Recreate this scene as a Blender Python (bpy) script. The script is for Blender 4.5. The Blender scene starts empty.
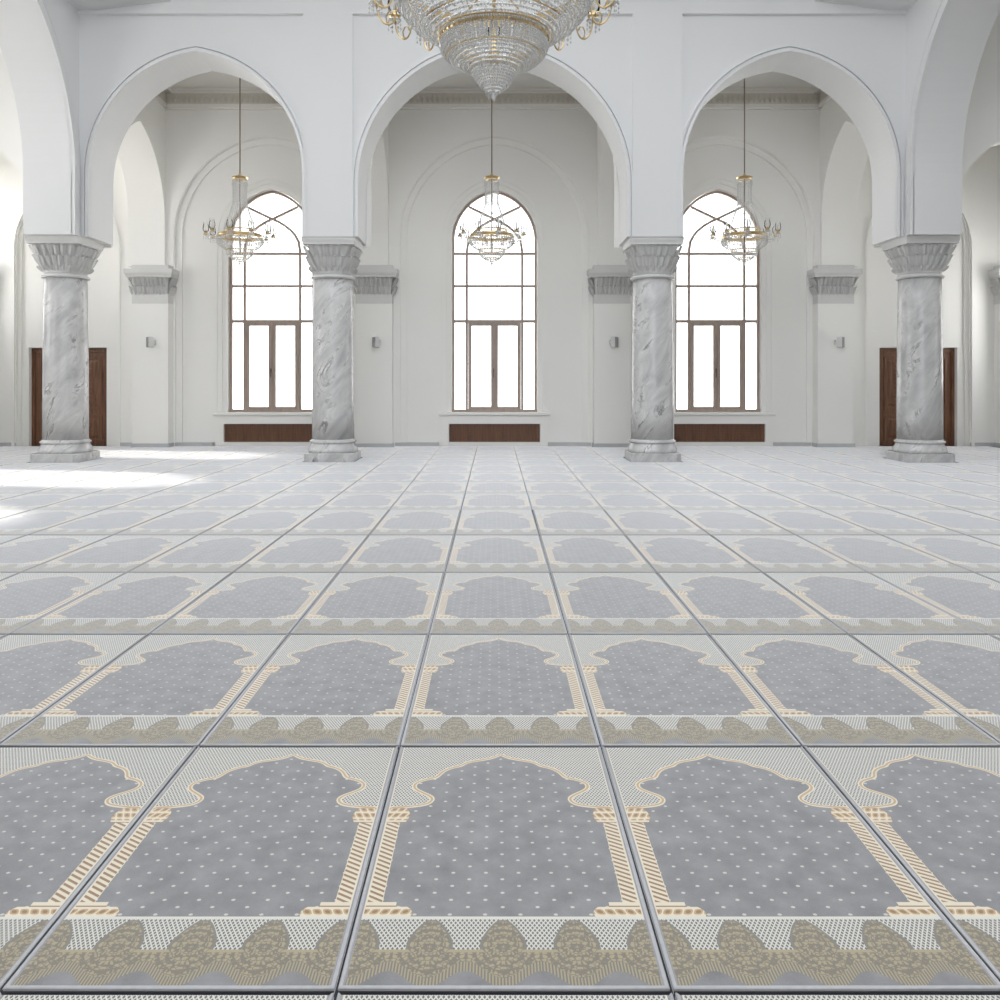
import bpy, math, random
from mathutils import Vector, Matrix
random.seed(7)
scene = bpy.context.scene
COL = scene.collection
PI = math.pi

# ------------------------------------------------------------------ mesh helpers
class MB:
    def __init__(s): s.v = []; s.f = []; s.sm = []
    def face(s, pts, smooth=False):
        i = len(s.v); s.v.extend(tuple(p) for p in pts); s.f.append(tuple(range(i, i+len(pts)))); s.sm.append(smooth)
    def box(s, x0, x1, y0, y1, z0, z1):
        i = len(s.v)
        s.v.extend([(x0,y0,z0),(x1,y0,z0),(x1,y1,z0),(x0,y1,z0),(x0,y0,z1),(x1,y0,z1),(x1,y1,z1),(x0,y1,z1)])
        for q in ((0,3,2,1),(4,5,6,7),(0,1,5,4),(1,2,6,5),(2,3,7,6),(3,0,4,7)):
            s.f.append(tuple(i+k for k in q)); s.sm.append(False)
    def bevbox(s, x0, x1, y0, y1, z0, z1, b):
        # box with chamfered edges: three stacked rings
        def ring(ix, z):
            return [(x0+ix,y0+ix,z),(x1-ix,y0+ix,z),(x1-ix,y1-ix,z),(x0+ix,y1-ix,z)]
        s.rings([ring(b,z0), ring(0,z0+b), ring(0,z1-b), ring(b,z1)], caps=True)
    def rings(s, rs, caps=True, smooth=False, close=True):
        n = len(rs[0]); i0 = len(s.v)
        for r in rs: s.v.extend(tuple(p) for p in r)
        for k in range(len(rs)-1):
            for j in range(n if close else n-1):
                a = i0+k*n+j; b = i0+k*n+(j+1)%n
                s.f.append((a,b,b+n,a+n)); s.sm.append(smooth)
        if caps:
            s.f.append(tuple(i0+j for j in reversed(range(n)))); s.sm.append(False)
            s.f.append(tuple(i0+(len(rs)-1)*n+j for j in range(n))); s.sm.append(False)
    def lathe(s, prof, seg=32, cx=0, cy=0, cz=0, smooth=True, caps=True):
        s.rings([[(cx+r*math.cos(2*PI*k/seg), cy+r*math.sin(2*PI*k/seg), cz+z) for k in range(seg)] for r, z in prof], caps, smooth)
    def tube(s, pts, r, seg=6, caps=True, smooth=True):
        pts = [Vector(p) for p in pts]; rs = []
        up = Vector((0.13,0.31,0.94))
        for k, p in enumerate(pts):
            t = (pts[min(k+1,len(pts)-1)] - pts[max(k-1,0)]).normalized()
            a = t.cross(up)
            if a.length < 1e-3: a = t.cross(Vector((1,0,0)))
            a.normalize(); b = t.cross(a)
            rr = r[k] if isinstance(r,(list,tuple)) else r
            rs.append([p + a*(rr*math.cos(2*PI*j/seg)) + b*(rr*math.sin(2*PI*j/seg)) for j in range(seg)])
        s.rings(rs, caps, smooth)
    def octa(s, p, r, h=None):
        h = h or r; x,y,z = p; i = len(s.v); a = random.random()*1.5
        c = math.cos(a)*r; d = math.sin(a)*r
        s.v.extend([(x+c,y+d,z),(x-d,y+c,z),(x-c,y-d,z),(x+d,y-c,z),(x,y,z+h),(x,y,z-h)])
        for q in ((0,1,4),(1,2,4),(2,3,4),(3,0,4),(1,0,5),(2,1,5),(3,2,5),(0,3,5)):
            s.f.append(tuple(i+k for k in q)); s.sm.append(False)
    def mesh(s, name, mat):
        me = bpy.data.meshes.new(name); me.from_pydata(s.v, [], s.f)
        me.polygons.foreach_set('use_smooth', s.sm); me.materials.append(mat); me.update()
        return me
    def build(s, name, mat, parent=None, loc=(0,0,0)):
        o = bpy.data.objects.new(name, s.mesh(name, mat)); COL.objects.link(o); o.location = loc
        if parent: o.parent = parent
        return o

def weld(o, d=0.0004):
    import bmesh
    bm = bmesh.new(); bm.from_mesh(o.data)
    bmesh.ops.remove_doubles(bm, verts=bm.verts, dist=d)
    bmesh.ops.recalc_face_normals(bm, faces=bm.faces)
    bm.to_mesh(o.data); bm.free(); return o

def tag(o, label=None, cat=None, group=None, kind=None):
    if label: o['label'] = label
    if cat: o['category'] = cat
    if group: o['group'] = group
    if kind: o['kind'] = kind
    return o
def empty(name, loc, rz=0):
    o = bpy.data.objects.new(name, None); COL.objects.link(o); o.location = loc; o.rotation_euler.z = rz
    o.empty_display_size = 0.1
    return o
KIDS = {}
def copy_tree(o, parent=None):
    c = o.copy(); COL.objects.link(c)
    if parent: c.parent = parent
    for ch in list(o.children): copy_tree(ch, c)
    return c

# ------------------------------------------------------------------ node helpers
class G:
    """tiny expression compiler: arithmetic on E objects makes Math nodes"""
    def __init__(s, mat): s.nt = mat.node_tree
    def math(s, op, *a, clamp=False):
        n = s.nt.nodes.new('ShaderNodeMath'); n.operation = op; n.use_clamp = clamp
        for i, x in enumerate(a):
            if isinstance(x, E): s.nt.links.new(x.s, n.inputs[i])
            else: n.inputs[i].default_value = x
        return E(s, n.outputs[0])
    def mixc(s, a, b, t):
        n = s.nt.nodes.new('ShaderNodeMix'); n.data_type = 'RGBA'; n.clamp_factor = True
        for sock, x in ((n.inputs[6],a),(n.inputs[7],b)):
            if isinstance(x, tuple): sock.default_value = (*x, 1)
            else: s.nt.links.new(x, sock)
        if isinstance(t, E): s.nt.links.new(t.s, n.inputs[0])
        else: n.inputs[0].default_value = t
        return n.outputs[2]
    def curve(s, x, pts):
        n = s.nt.nodes.new('ShaderNodeFloatCurve'); c = n.mapping.curves[0]
        n.mapping.use_clip = False
        c.points[0].location = pts[0]; c.points[1].location = pts[-1]
        for p in pts[1:-1]: c.points.new(*p)
        for p in c.points: p.handle_type = 'VECTOR'
        n.mapping.update(); s.nt.links.new(x.s, n.inputs['Value'])
        return E(s, n.outputs[0])
class E:
    def __init__(s, g, sock): s.g = g; s.s = sock
    def __add__(s,o): return s.g.math('ADD',s,o)
    __radd__ = __add__
    def __sub__(s,o): return s.g.math('SUBTRACT',s,o)
    def __rsub__(s,o): return s.g.math('SUBTRACT',o,s)
    def __mul__(s,o): return s.g.math('MULTIPLY',s,o)
    __rmul__ = __mul__
    def __truediv__(s,o): return s.g.math('DIVIDE',s,o)
    def abs(s): return s.g.math('ABSOLUTE',s)
    def fract(s): return s.g.math('FRACT',s)
    def sin(s): return s.g.math('SINE',s)
    def cos(s): return s.g.math('COSINE',s)
    def sqrt(s): return s.g.math('SQRT',s)
    def gt(s,o): return s.g.math('GREATER_THAN',s,o)
    def lt(s,o): return s.g.math('LESS_THAN',s,o)
    def mn(s,o): return s.g.math('MINIMUM',s,o)
    def mx(s,o): return s.g.math('MAXIMUM',s,o)
    def within(s,a,b): return s.gt(a)*s.lt(b)

def new_mat(name):
    m = bpy.data.materials.new(name); m.use_nodes = True
    b = m.node_tree.nodes['Principled BSDF']; return m, b
def lin(r,g,b):
    f = lambda c: (c/12.92 if c <= .04045 else ((c+.055)/1.055)**2.4)
    return (f(r/255), f(g/255), f(b/255))

def mat_plain(name, rgb, rough=.6, metal=0, noise=0, nscale=3, spec=.5):
    m, b = new_mat(name); nt = m.node_tree
    b.inputs['Roughness'].default_value = rough; b.inputs['Metallic'].default_value = metal
    b.inputs['Specular IOR Level'].default_value = spec
    tc = nt.nodes.new('ShaderNodeTexCoord'); nz = nt.nodes.new('ShaderNodeTexNoise')
    nz.inputs['Scale'].default_value = nscale; nz.inputs['Detail'].default_value = 4
    nt.links.new(tc.outputs['Object'], nz.inputs['Vector'])
    g = G(m)
    t = E(g, nz.outputs['Fac'])
    c = g.mixc(tuple(x*(1-noise) for x in rgb), tuple(min(1,x*(1+noise)) for x in rgb), t)
    nt.links.new(c, b.inputs['Base Color'])
    return m

M = {}
M['plaster'] = mat_plain('white_plaster', (.785,.79,.80), .75, noise=.012, nscale=1.2, spec=.25)
M['plaster_aisle'] = mat_plain('warm_white_plaster', (.885,.88,.86), .75, noise=.012, nscale=1.2, spec=.25)
M['ceiling'] = mat_plain('ceiling_paint', (.86,.85,.825), .8, noise=.01, spec=.2)
M['frieze'] = mat_plain('frieze_stone', (.70,.675,.62), .7, noise=.06, nscale=14)
M['floor'] = mat_plain('dark_underlay', (.045,.045,.05), .9, noise=.2, nscale=20)
M['wood_light'] = None
M['gold'] = mat_plain('gilded_brass', (.72,.55,.30), .30, 1.0, noise=.1, nscale=9)
M['rodmetal'] = mat_plain('dark_brass_rod', (.30,.24,.19), .4, .8, noise=.05)
M['binding'] = mat_plain('rug_edge_yarn', (.43,.43,.445), .85, noise=.12, nscale=60)
M['speaker'] = mat_plain('speaker_grey', (.27,.275,.28), .5, noise=.05, nscale=40)
M['speaker_white'] = mat_plain('speaker_white', (.72,.72,.71), .5, noise=.02)
M['candle'] = mat_plain('candle_white', (.85,.82,.74), .4, noise=.02)
M['steel'] = mat_plain('handle_metal', (.16,.12,.09), .35, .8, noise=.03)
M['skirting'] = mat_plain('grey_marble_skirting', (.52,.53,.54), .35, noise=.12, nscale=5)

def mat_wood(name, dark, light, scale=1.0, rough=.45):
    m, b = new_mat(name); nt = m.node_tree; g = G(m)
    tc = nt.nodes.new('ShaderNodeTexCoord'); mp = nt.nodes.new('ShaderNodeMapping')
    mp.inputs['Scale'].default_value = (14*scale, 14*scale, 1.1*scale)
    nz = nt.nodes.new('ShaderNodeTexNoise'); nz.inputs['Scale'].default_value = 2.2; nz.inputs['Detail'].default_value = 6
    nz.inputs['Distortion'].default_value = .6
    nt.links.new(tc.outputs['Object'], mp.inputs['Vector']); nt.links.new(mp.outputs[0], nz.inputs['Vector'])
    t = E(g, nz.outputs['Fac'])
    nt.links.new(g.mixc(dark, light, (t-.3)*2.2), b.inputs['Base Color'])
    b.inputs['Roughness'].default_value = rough
    return m
M['wood'] = mat_wood('walnut_wood', (.10,.042,.022), (.25,.115,.06))
M['wood_frame'] = mat_wood('oak_window_frame', (.34,.265,.225), (.44,.355,.305), rough=.4)

def mat_marble():
    m, b = new_mat('grey_veined_marble'); nt = m.node_tree; g = G(m)
    tc = nt.nodes.new('ShaderNodeTexCoord'); oi = nt.nodes.new('ShaderNodeObjectInfo')
    cmb = nt.nodes.new('ShaderNodeCombineXYZ')
    r = E(g, oi.outputs['Random'])
    for i, k in enumerate((37.0, 91.0, 53.0)): nt.links.new((r*k).s, cmb.inputs[i])
    add = nt.nodes.new('ShaderNodeVectorMath'); add.operation = 'ADD'
    nt.links.new(tc.outputs['Object'], add.inputs[0]); nt.links.new(cmb.outputs[0], add.inputs[1])
    m0 = nt.nodes.new('ShaderNodeMapping'); m0.inputs['Rotation'].default_value = (.25,-.62,.15)
    mp = nt.nodes.new('ShaderNodeMapping'); mp.inputs['Scale'].default_value = (1.9,1.5,.55)
    nt.links.new(add.outputs[0], m0.inputs[0]); nt.links.new(m0.outputs[0], mp.inputs[0])
    def noise(scale, det, dist):
        n = nt.nodes.new('ShaderNodeTexNoise'); n.inputs['Scale'].default_value = scale
        n.inputs['Detail'].default_value = det; n.inputs['Distortion'].default_value = dist
        n.inputs['Roughness'].default_value = .62
        nt.links.new(mp.outputs[0], n.inputs['Vector']); return E(g, n.outputs['Fac'])
    n1 = noise(1.5, 8, 1.2); n2 = noise(2.4, 5, .6); n3 = noise(3.5, 9, 2.2)
    vein = 1.0 - g.math('MULTIPLY', (n1-.5).abs(), 26.0, clamp=True)
    gate = g.math('MULTIPLY', n2-.50, 7.0, clamp=True)
    vein2 = 1.0 - g.math('MULTIPLY', (n3-.5).abs(), 40.0, clamp=True)
    c = g.mixc(lin(178,178,180), lin(232,231,230), g.math('MULTIPLY', n2-.28, 2.4, clamp=True))
    c = g.mixc(c, lin(112,112,115), vein*gate*.9)
    c = g.mixc(c, lin(140,140,143), vein2*gate*.55)
    nt.links.new(c, b.inputs['Base Color'])
    b.inputs['Roughness'].default_value = .22
    return m
M['marble'] = mat_marble()
M['carved'] = mat_plain('carved_white_stone', (.66,.66,.655), .6, noise=.05, nscale=12)

def mat_crystal():
    m, b = new_mat('clear_crystal')
    nt = m.node_tree; g = G(m)
    tc = nt.nodes.new('ShaderNodeTexCoord'); nz = nt.nodes.new('ShaderNodeTexNoise'); nz.inputs['Scale'].default_value = 60
    nt.links.new(tc.outputs['Object'], nz.inputs['Vector'])
    nt.links.new(g.mixc((.86,.86,.85), (1,1,1), E(g, nz.outputs['Fac'])), b.inputs['Base Color'])
    b.inputs['Roughness'].default_value = .04; b.inputs['IOR'].default_value = 1.55
    b.inputs['Transmission Weight'].default_value = .3
    b.inputs['Specular IOR Level'].default_value = .8
    return m
M['crystal'] = mat_crystal()

def mat_pane(name, tint, gloss):
    m = bpy.data.materials.new(name); m.use_nodes = True; nt = m.node_tree
    nt.nodes.remove(nt.nodes['Principled BSDF']); out = nt.nodes['Material Output']
    tr = nt.nodes.new('ShaderNodeBsdfTransparent'); tr.inputs[0].default_value = (*tint,1)
    gl = nt.nodes.new('ShaderNodeBsdfGlossy'); gl.inputs['Roughness'].default_value = .03
    mx = nt.nodes.new('ShaderNodeMixShader'); fr = nt.nodes.new('ShaderNodeFresnel'); fr.inputs[0].default_value = gloss
    nt.links.new(fr.outputs[0], mx.inputs[0]); nt.links.new(tr.outputs[0], mx.inputs[1]); nt.links.new(gl.outputs[0], mx.inputs[2])
    nt.links.new(mx.outputs[0], out.inputs[0]); return m
M['pane'] = mat_pane('window_glass', (.97,.98,.98), 1.35)
M['shade'] = mat_pane('clear_glass_shade', (.965,.97,.97), 1.35)

# ------------------------------------------------------------------ rug material
TH = .013
RW, RD = .7355, 1.205           # rug size (local); rows are scaled in y
def arch_curves():
    # half-width (in u) of the mihrab outline as a function of v
    pts = [(.860,.636),(.79,.640),(.70,.645),(.625,.655),(.585,.674),(.58,.690),(.605,.706),(.68,.724),(.745,.741),(.765,.755),
           (.755,.770),(.71,.784),(.64,.793),(.585,.799),(.560,.812),(.535,.832),(.49,.850),(.43,.862),(.375,.868),(.350,.876),
           (.325,.888),(.27,.898),(.19,.905),(.11,.913),(.05,.924),(0,.940)]
    # resample densely, offset by normal in metres
    dense = []
    for a, b in zip(pts, pts[1:]):
        for k in range(6):
            t = k/6; dense.append((a[0]+(b[0]-a[0])*t, a[1]+(b[1]-a[1])*t))
    dense.append(pts[-1])
    sm = []
    for i in range(len(dense)):
        lo, hi = max(0,i-3), min(len(dense)-1,i+3); k = min(i-lo, hi-i)
        seg = dense[i-k:i+k+1]; sm.append((sum(p[0] for p in seg)/len(seg), sum(p[1] for p in seg)/len(seg)))
    return sm
def single_valued(curve, off):
    # offset the curve outwards by off metres and sample u(v), v from .62 to 1
    P = [(u*RW/2, v*RD) for u, v in curve]; res = []
    Q = []
    for i in range(len(P)):
        a = P[max(0,i-1)]; b = P[min(len(P)-1,i+1)]
        t = (b[0]-a[0], b[1]-a[1]); L = math.hypot(*t) or 1
        n = (t[1]/L, -t[0]/L)                      # right-hand normal: towards larger u / v
        Q.append((P[i][0]+n[0]*off, P[i][1]+n[1]*off))
    N = 72
    for k in range(N+1):
        v = .62 + .38*k/N; y = v*RD; best = None
        for a, b in zip(Q, Q[1:]):
            lo, hi = min(a[1],b[1]), max(a[1],b[1])
            if lo <= y <= hi and hi > lo:
                t = (y-a[1])/(b[1]-a[1]); x = a[0]+(b[0]-a[0])*t
                best = x if best is None else max(best, x)
        if best is None:
            ymin = min(q[1] for q in Q)
            best = 1.02*RW/2 if y < ymin else -3.0*(y-max(q[1] for q in Q))
        res.append((k/N, (best/(RW/2)+.4)/1.6))
    return res
def mat_rug():
    m, b = new_mat('woven_prayer_rug'); nt = m.node_tree; g = G(m)
    tc = nt.nodes.new('ShaderNodeTexCoord'); sp = nt.nodes.new('ShaderNodeSeparateXYZ')
    nt.links.new(tc.outputs['Object'], sp.inputs[0])
    x = E(g, sp.outputs[0]); y = E(g, sp.outputs[1])
    u = x/(RW/2); v = y/RD; au = u.abs(); ax = x.abs()
    geo = nt.nodes.new('ShaderNodeNewGeometry')
    def noise(scale, det, vec=None):
        n = nt.nodes.new('ShaderNodeTexNoise'); n.inputs['Scale'].default_value = scale; n.inputs['Detail'].default_value = det
        nt.links.new(vec or geo.outputs['Position'], n.inputs['Vector']); return E(g, n.outputs['Fac'])
    grey0, grey1 = lin(108,107,109), lin(139,138,140)
    white, cream, gold, brown, tan, hole = lin(206,204,196), lin(214,204,184), lin(182,154,114), lin(140,110,78), lin(160,148,120), lin(92,91,90)
    fine = noise(420, 2); mott = noise(13, 8)
    field = g.mixc(grey0, grey1, g.math('MULTIPLY', (mott-.5)*1.8 + (fine-.5)*.9 + .5, 1.0, clamp=True))
    # dots in a staggered lattice
    px, py = .0893, .0587
    def dots(ox, oy):
        a = ((x+ox)/px + .5).fract()*px - px/2; c = ((y+oy)/py + .5).fract()*py - py/2
        return (a*a*.6 + c*c).lt(.0042**2)
    dm = dots(0, .01).mx(dots(px/2, .01+py/2))
    col = g.mixc(field, white, dm*.8)
    # scale lattice
    p = (x/.0112 + y/.0185).fract(); q = (x/.0112 - y/.0185).fract()
    lat = (p-.5).abs().gt(.315).mx((q-.5).abs().gt(.315))
    lattice = g.mixc(hole, white, lat*.95)
    # arch
    t01 = (v-.62)/.38
    cur = arch_curves()
    F0 = g.curve(t01, single_valued(cur, 0))*1.6 - .4
    F1 = g.curve(t01, single_valued(cur, .0165))*1.6 - .4
    up = v.gt(.636)
    spand = au.gt(F1)*up
    tband = (au-F0)/(F1-F0).mx(.004)
    band = au.gt(F0)*au.lt(F1)*up
    col = g.mixc(col, lattice, spand)
    bandc = g.mixc(cream, gold, tband.within(.28,.72))
    col = g.mixc(col, bandc, band)
    # twisted columns
    cm = v.within(.25,.575)*au.within(.843,.955)
    st = (y/.0205 + x/.034).fract()
    stc = g.mixc(cream, brown, st.gt(.55))
    stc = g.mixc(stc, cream, au.lt(.848).mx(au.gt(.950)))
    col = g.mixc(col, stc, cm)
    col = g.mixc(col, brown, v.within(.569,.573)*au.within(.79,.955))
    # capital and pedestal with scrolls
    sc = ((ax*2*PI/.045+(v-.605)*70.0).sin()*((v-.605)*RD*2*PI/.07).cos()).abs()
    capw = .765 + ((v-.603).abs()*1.0)
    cap = v.within(.572,.638)*au.gt(capw)*au.lt(.955)
    capc = g.mixc(cream, gold, sc.within(.25,.75)); capc = g.mixc(capc, brown, sc.gt(.75))
    capc = g.mixc(capc, cream, v.within(.572,.580).mx(v.within(.615,.622)))
    col = g.mixc(col, capc, cap)
    ped = v.within(.2045,.236)*au.gt(.625 + (v-.215)*(v-.215)*90.0)*au.lt(.955)
    scp = ((ax*2*PI/.052+(v-.22)*60.0).sin()*((v-.220)*RD*2*PI/.05).cos()).abs()
    pedc = g.mixc(cream, gold, scp.within(.2,.7)); pedc = g.mixc(pedc, brown, scp.gt(.7))
    pedc = g.mixc(pedc, cream, v.gt(.231).mx(v.lt(.208)))
    col = g.mixc(col, pedc, ped)
    col = g.mixc(col, brown, v.within(.236,.240)*au.within(.74,.955))
    col = g.mixc(col, cream, v.within(.240,.252)*au.within(.745,.955))
    # lower lace band
    low = v.lt(.1965)
    du = ((u/.478 + .5).fract() - .5)*.478
    dxm = du*(RW/2); dym = (v-.112)*RD
    h = (v-.112)/.078
    med = du.abs().lt((1.0 - h*h).mx(0).sqrt()*.135*(1.0-(v-.13).mx(0)*5.0))
    shp = (1.0 - h*h*.86).mx(0).sqrt()*.152*(1.0-(v-.13).mx(0)*4.6)
    halo = du.abs().lt(shp)*v.gt(.105)*v.lt(.193)
    lattice = g.mixc(lattice, lin(120,116,108), halo)
    lace = med.mx(v.lt(.105))
    rr = (dxm*dxm + dym*dym*.8).sqrt()
    th = g.math('ARCTAN2', dxm, dym)
    petals = (th*8.0).sin()*.5 + (rr*2*PI/.021).cos()
    vo = nt.nodes.new('ShaderNodeTexVoronoi'); vo.feature = 'DISTANCE_TO_EDGE'; vo.inputs['Scale'].default_value = 85
    cmb = nt.nodes.new('ShaderNodeCombineXYZ'); nt.links.new(dxm.abs().s, cmb.inputs[0]); nt.links.new(dym.s, cmb.inputs[1])
    nt.links.new(cmb.outputs[0], vo.inputs['Vector'])
    vor = E(g, vo.outputs['Distance'])
    orn = petals.gt(.25).mx(vor.gt(.22))*(vor.gt(.07))
    lacec = g.mixc(lin(118,112,100), tan, orn)
    edge = g.math('SUBTRACT', 1.0, med)*v.within(.097,.105)
    lacec = g.mixc(lacec, tan, edge)
    lowc = g.mixc(lattice, lacec, lace)
    # scalloped fringe along the bottom
    scal = .050 - (du*(2*PI/.478)).cos()*.022
    fr_t = (x/.0085 + (du*6.0)).fract().gt(.5)
    frc = g.mixc(lin(112,109,104), tan, fr_t)
    lowc = g.mixc(lowc, frc, v.lt(scal))
    lowc = g.mixc(lowc, field, v.lt(scal-.026))
    col = g.mixc(col, lowc, low)
    col = g.mixc(col, white, v.within(.1965,.2045))
    # side edge
    col = g.mixc(col, cream, au.within(.955,.964)*v.gt(.2045))
    col = g.mixc(col, lin(140,140,145), au.gt(.964))
    col = g.mixc(col, lin(206,205,203), v.lt(.008))
    # rug sides coloured dark to draw the shaded gaps between the rows
    col = g.mixc(col, lin(78,78,84), E(g, sp.outputs[2]).lt(TH*.63))
    nt.links.new(col, b.inputs['Base Color'])
    b.inputs['Roughness'].default_value = .6
    b.inputs['Specular IOR Level'].default_value = .5
    b.inputs['Sheen Weight'].default_value = .9; b.inputs['Sheen Roughness'].default_value = .38
    sh = nt.nodes.new('ShaderNodeBsdfSheen'); sh.inputs['Color'].default_value = (.80,.82,.86,1); sh.inputs['Roughness'].default_value = .22
    ad = nt.nodes.new('ShaderNodeAddShader'); out = nt.nodes['Material Output']
    nt.links.new(b.outputs[0], ad.inputs[0]); nt.links.new(sh.outputs[0], ad.inputs[1]); nt.links.new(ad.outputs[0], out.inputs[0])
    b.inputs['Sheen Tint'].default_value = (.93,.95,1,1)
    return m
M['rug'] = mat_rug()

# ------------------------------------------------------------------ arch tools
def arch_pts(c, h, spring, apex, n=28):
    r = max(1.0001, (apex-spring)/h); R = (1+r*r)/2
    out = []
    a1 = math.atan2(r, R-1) if R > 1 else PI/2       # angle at the apex seen from the centre
    # left half: centre at c-h+R*h
    for k in range(n+1):
        ang = a1*k/n
        out.append((c - h + R*h - R*h*math.cos(ang), spring + R*h*math.sin(ang)))
    out[-1] = (c, apex)
    return out + [(2*c-x, z) for x, z in reversed(out[:-1])]

def arch_wall(mb, axis, a0, a1, d0, d1, base, top, ops):
    """wall along axis from a0 to a1, between depths d0,d1; ops: (centre, half, spring, apex, sill)"""
    P = (lambda a,d,z: (a,d,z)) if axis == 'x' else (lambda a,d,z: (d,a,z))
    def slab(l, r, zb, zt):
        if r-l < 1e-4: return
        for d in (d0,d1): mb.face([P(l,d,zb),P(r,d,zb),P(r,d,zt),P(l,d,zt)])
        mb.face([P(l,d0,zb),P(r,d0,zb),P(r,d1,zb),P(l,d1,zb)])
        mb.face([P(l,d0,zt),P(r,d0,zt),P(r,d1,zt),P(l,d1,zt)])
    x = a0
    for c,h,sp,ap,sill in sorted(ops):
        slab(x, c-h, base, top)
        if sill > base: slab(c-h, c+h, base, sill)
        pts = arch_pts(c,h,sp,ap)
        for (l,z0),(r,z1) in zip(pts,pts[1:]):
            for d in (d0,d1): mb.face([P(l,d,z0),P(r,d,z1),P(r,d,top),P(l,d,top)])
            mb.face([P(l,d0,z0),P(r,d0,z1),P(r,d1,z1),P(l,d1,z0)])
            mb.face([P(l,d0,top),P(r,d0,top),P(r,d1,top),P(l,d1,top)])
        for e in (c-h, c+h):
            mb.face([P(e,d0,max(sill,base)),P(e,d1,max(sill,base)),P(e,d1,sp),P(e,d0,sp)])
        x = c+h
    slab(x, a1, base, top)
    for e in (a0,a1): mb.face([P(e,d0,base),P(e,d1,base),P(e,d1,top),P(e,d0,top)])

def arch_ribbon(mb, axis, c, h, spring, apex, w, d0, d1, base, foot=True):
    """moulding of width w round the outside of an arch, depth d0 (front) to d1"""
    P = (lambda a,d,z: (a,d,z)) if axis == 'x' else (lambda a,d,z: (d,a,z))
    i = arch_pts(c,h,spring,apex); o = arch_pts(c,h+w,spring,apex+w*1.1)
    if base < spring:
        i = [(c-h,base)] + i + [(c+h,base)]; o = [(c-h-w,base)] + o + [(c+h+w,base)]
    for k in range(len(i)-1):
        A,B,C,D = i[k],i[k+1],o[k+1],o[k]
        mb.face([P(*q) for q in ((A[0],d0,A[1]),(B[0],d0,B[1]),(C[0],d0,C[1]),(D[0],d0,D[1]))])
        mb.face([P(*q) for q in ((A[0],d1,A[1]),(B[0],d1,B[1]),(B[0],d0,B[1]),(A[0],d0,A[1]))])
        mb.face([P(*q) for q in ((D[0],d0,D[1]),(C[0],d0,C[1]),(C[0],d1,C[1]),(D[0],d1,D[1]))])
        mb.face([P(*q) for q in ((A[0],d1,A[1]),(B[0],d1,B[1]),(C[0],d1,C[1]),(D[0],d1,D[1]))])

def sweep(mb, pts, w, y0, y1, closed=False):
    """bar of width w in the XZ plane along pts, depth y0..y1"""
    n = len(pts); rs = []
    for k in range(n):
        a = pts[(k-1)%n] if closed else pts[max(0,k-1)]; b = pts[(k+1)%n] if closed else pts[min(n-1,k+1)]
        x, z = pts[k]
        d1 = Vector((x-a[0], z-a[1])); d2 = Vector((b[0]-x, b[1]-z))
        if d1.length < 1e-6: d1 = d2
        if d2.length < 1e-6: d2 = d1
        d1 = d1.normalized(); t = (d1 + d2.normalized()).normalized()
        m = 1/max(.4, t.dot(d1)); nx, nz = -t[1]*w/2*m, t[0]*w/2*m
        rs.append([(x+nx,y0,z+nz),(x-nx,y0,z-nz),(x-nx,y1,z-nz),(x+nx,y1,z+nz)])
    if closed: rs.append(rs[0])
    mb.rings(rs, caps=not closed)

def struct(o): o['kind'] = 'structure'; return o

# ------------------------------------------------------------------ layout numbers
CX = -.03                                   # axis of the building
YF, YB = 13.51, 14.35                       # nave arcade, front and back face
YW = 16.87                                  # back wall
SP = 3.72                                   # top of the abaci
XO, XI = 7.20, 2.71                         # column axes
NF = 6.81                                   # nave face of the side arcades
XS = 10.75                                  # side walls
ZC = 7.30                                   # aisle ceiling
TOP = 10.0

# floor
mb = MB(); mb.box(-XS-.3, XS+.3, -16, YW+.35, -.2, 0); struct(mb.build('floor', M['floor']))

# nave back arcade
mb = MB()
ob, oc = (4.885,1.755,4.76,6.765,SP), (0,2.21,4.60,6.83,SP)
arch_wall(mb,'x', CX-7.6, CX+7.6, YF, YB, SP, TOP,
          [(CX+ob[0],*ob[1:]), (CX-ob[0],*ob[1:]), (CX,*oc[1:])])
# shallow frame left proud round the panels: pier strips and the band above them
for sx in (-1,1):
    mb.box(CX+sx*XI-.41, CX+sx*XI+.41, YF-.035, YF, SP, 7.37)
mb.box(CX-NF-.02, CX+NF+.02, YF-.035, YF, 7.37, TOP)
wn = struct(mb.build('wall_nave', M['plaster']))
# thin moulding lines
mb = MB()
mb.box(CX-NF, CX-XI-.41, YF-.06, YF-.035, 7.375, 7.40); mb.box(CX+XI+.41, CX+NF, YF-.06, YF-.035, 7.375, 7.40)
mb.box(CX-XI+.41, CX+XI-.41, YF-.06, YF-.035, 7.375, 7.40)
for c,h,s,a,_ in ((CX-ob[0],*ob[1:]),(CX+ob[0],*ob[1:]),(CX,*oc[1:])):
    arch_ribbon(mb,'x',c,h,s,a,.05,YF-.05,YF+.01,SP); arch_ribbon(mb,'x',c,h+.075,s,a+.08,.02,YF-.043,YF+.01,SP)
struct(mb.build('trim_1', M['plaster']))

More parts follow.
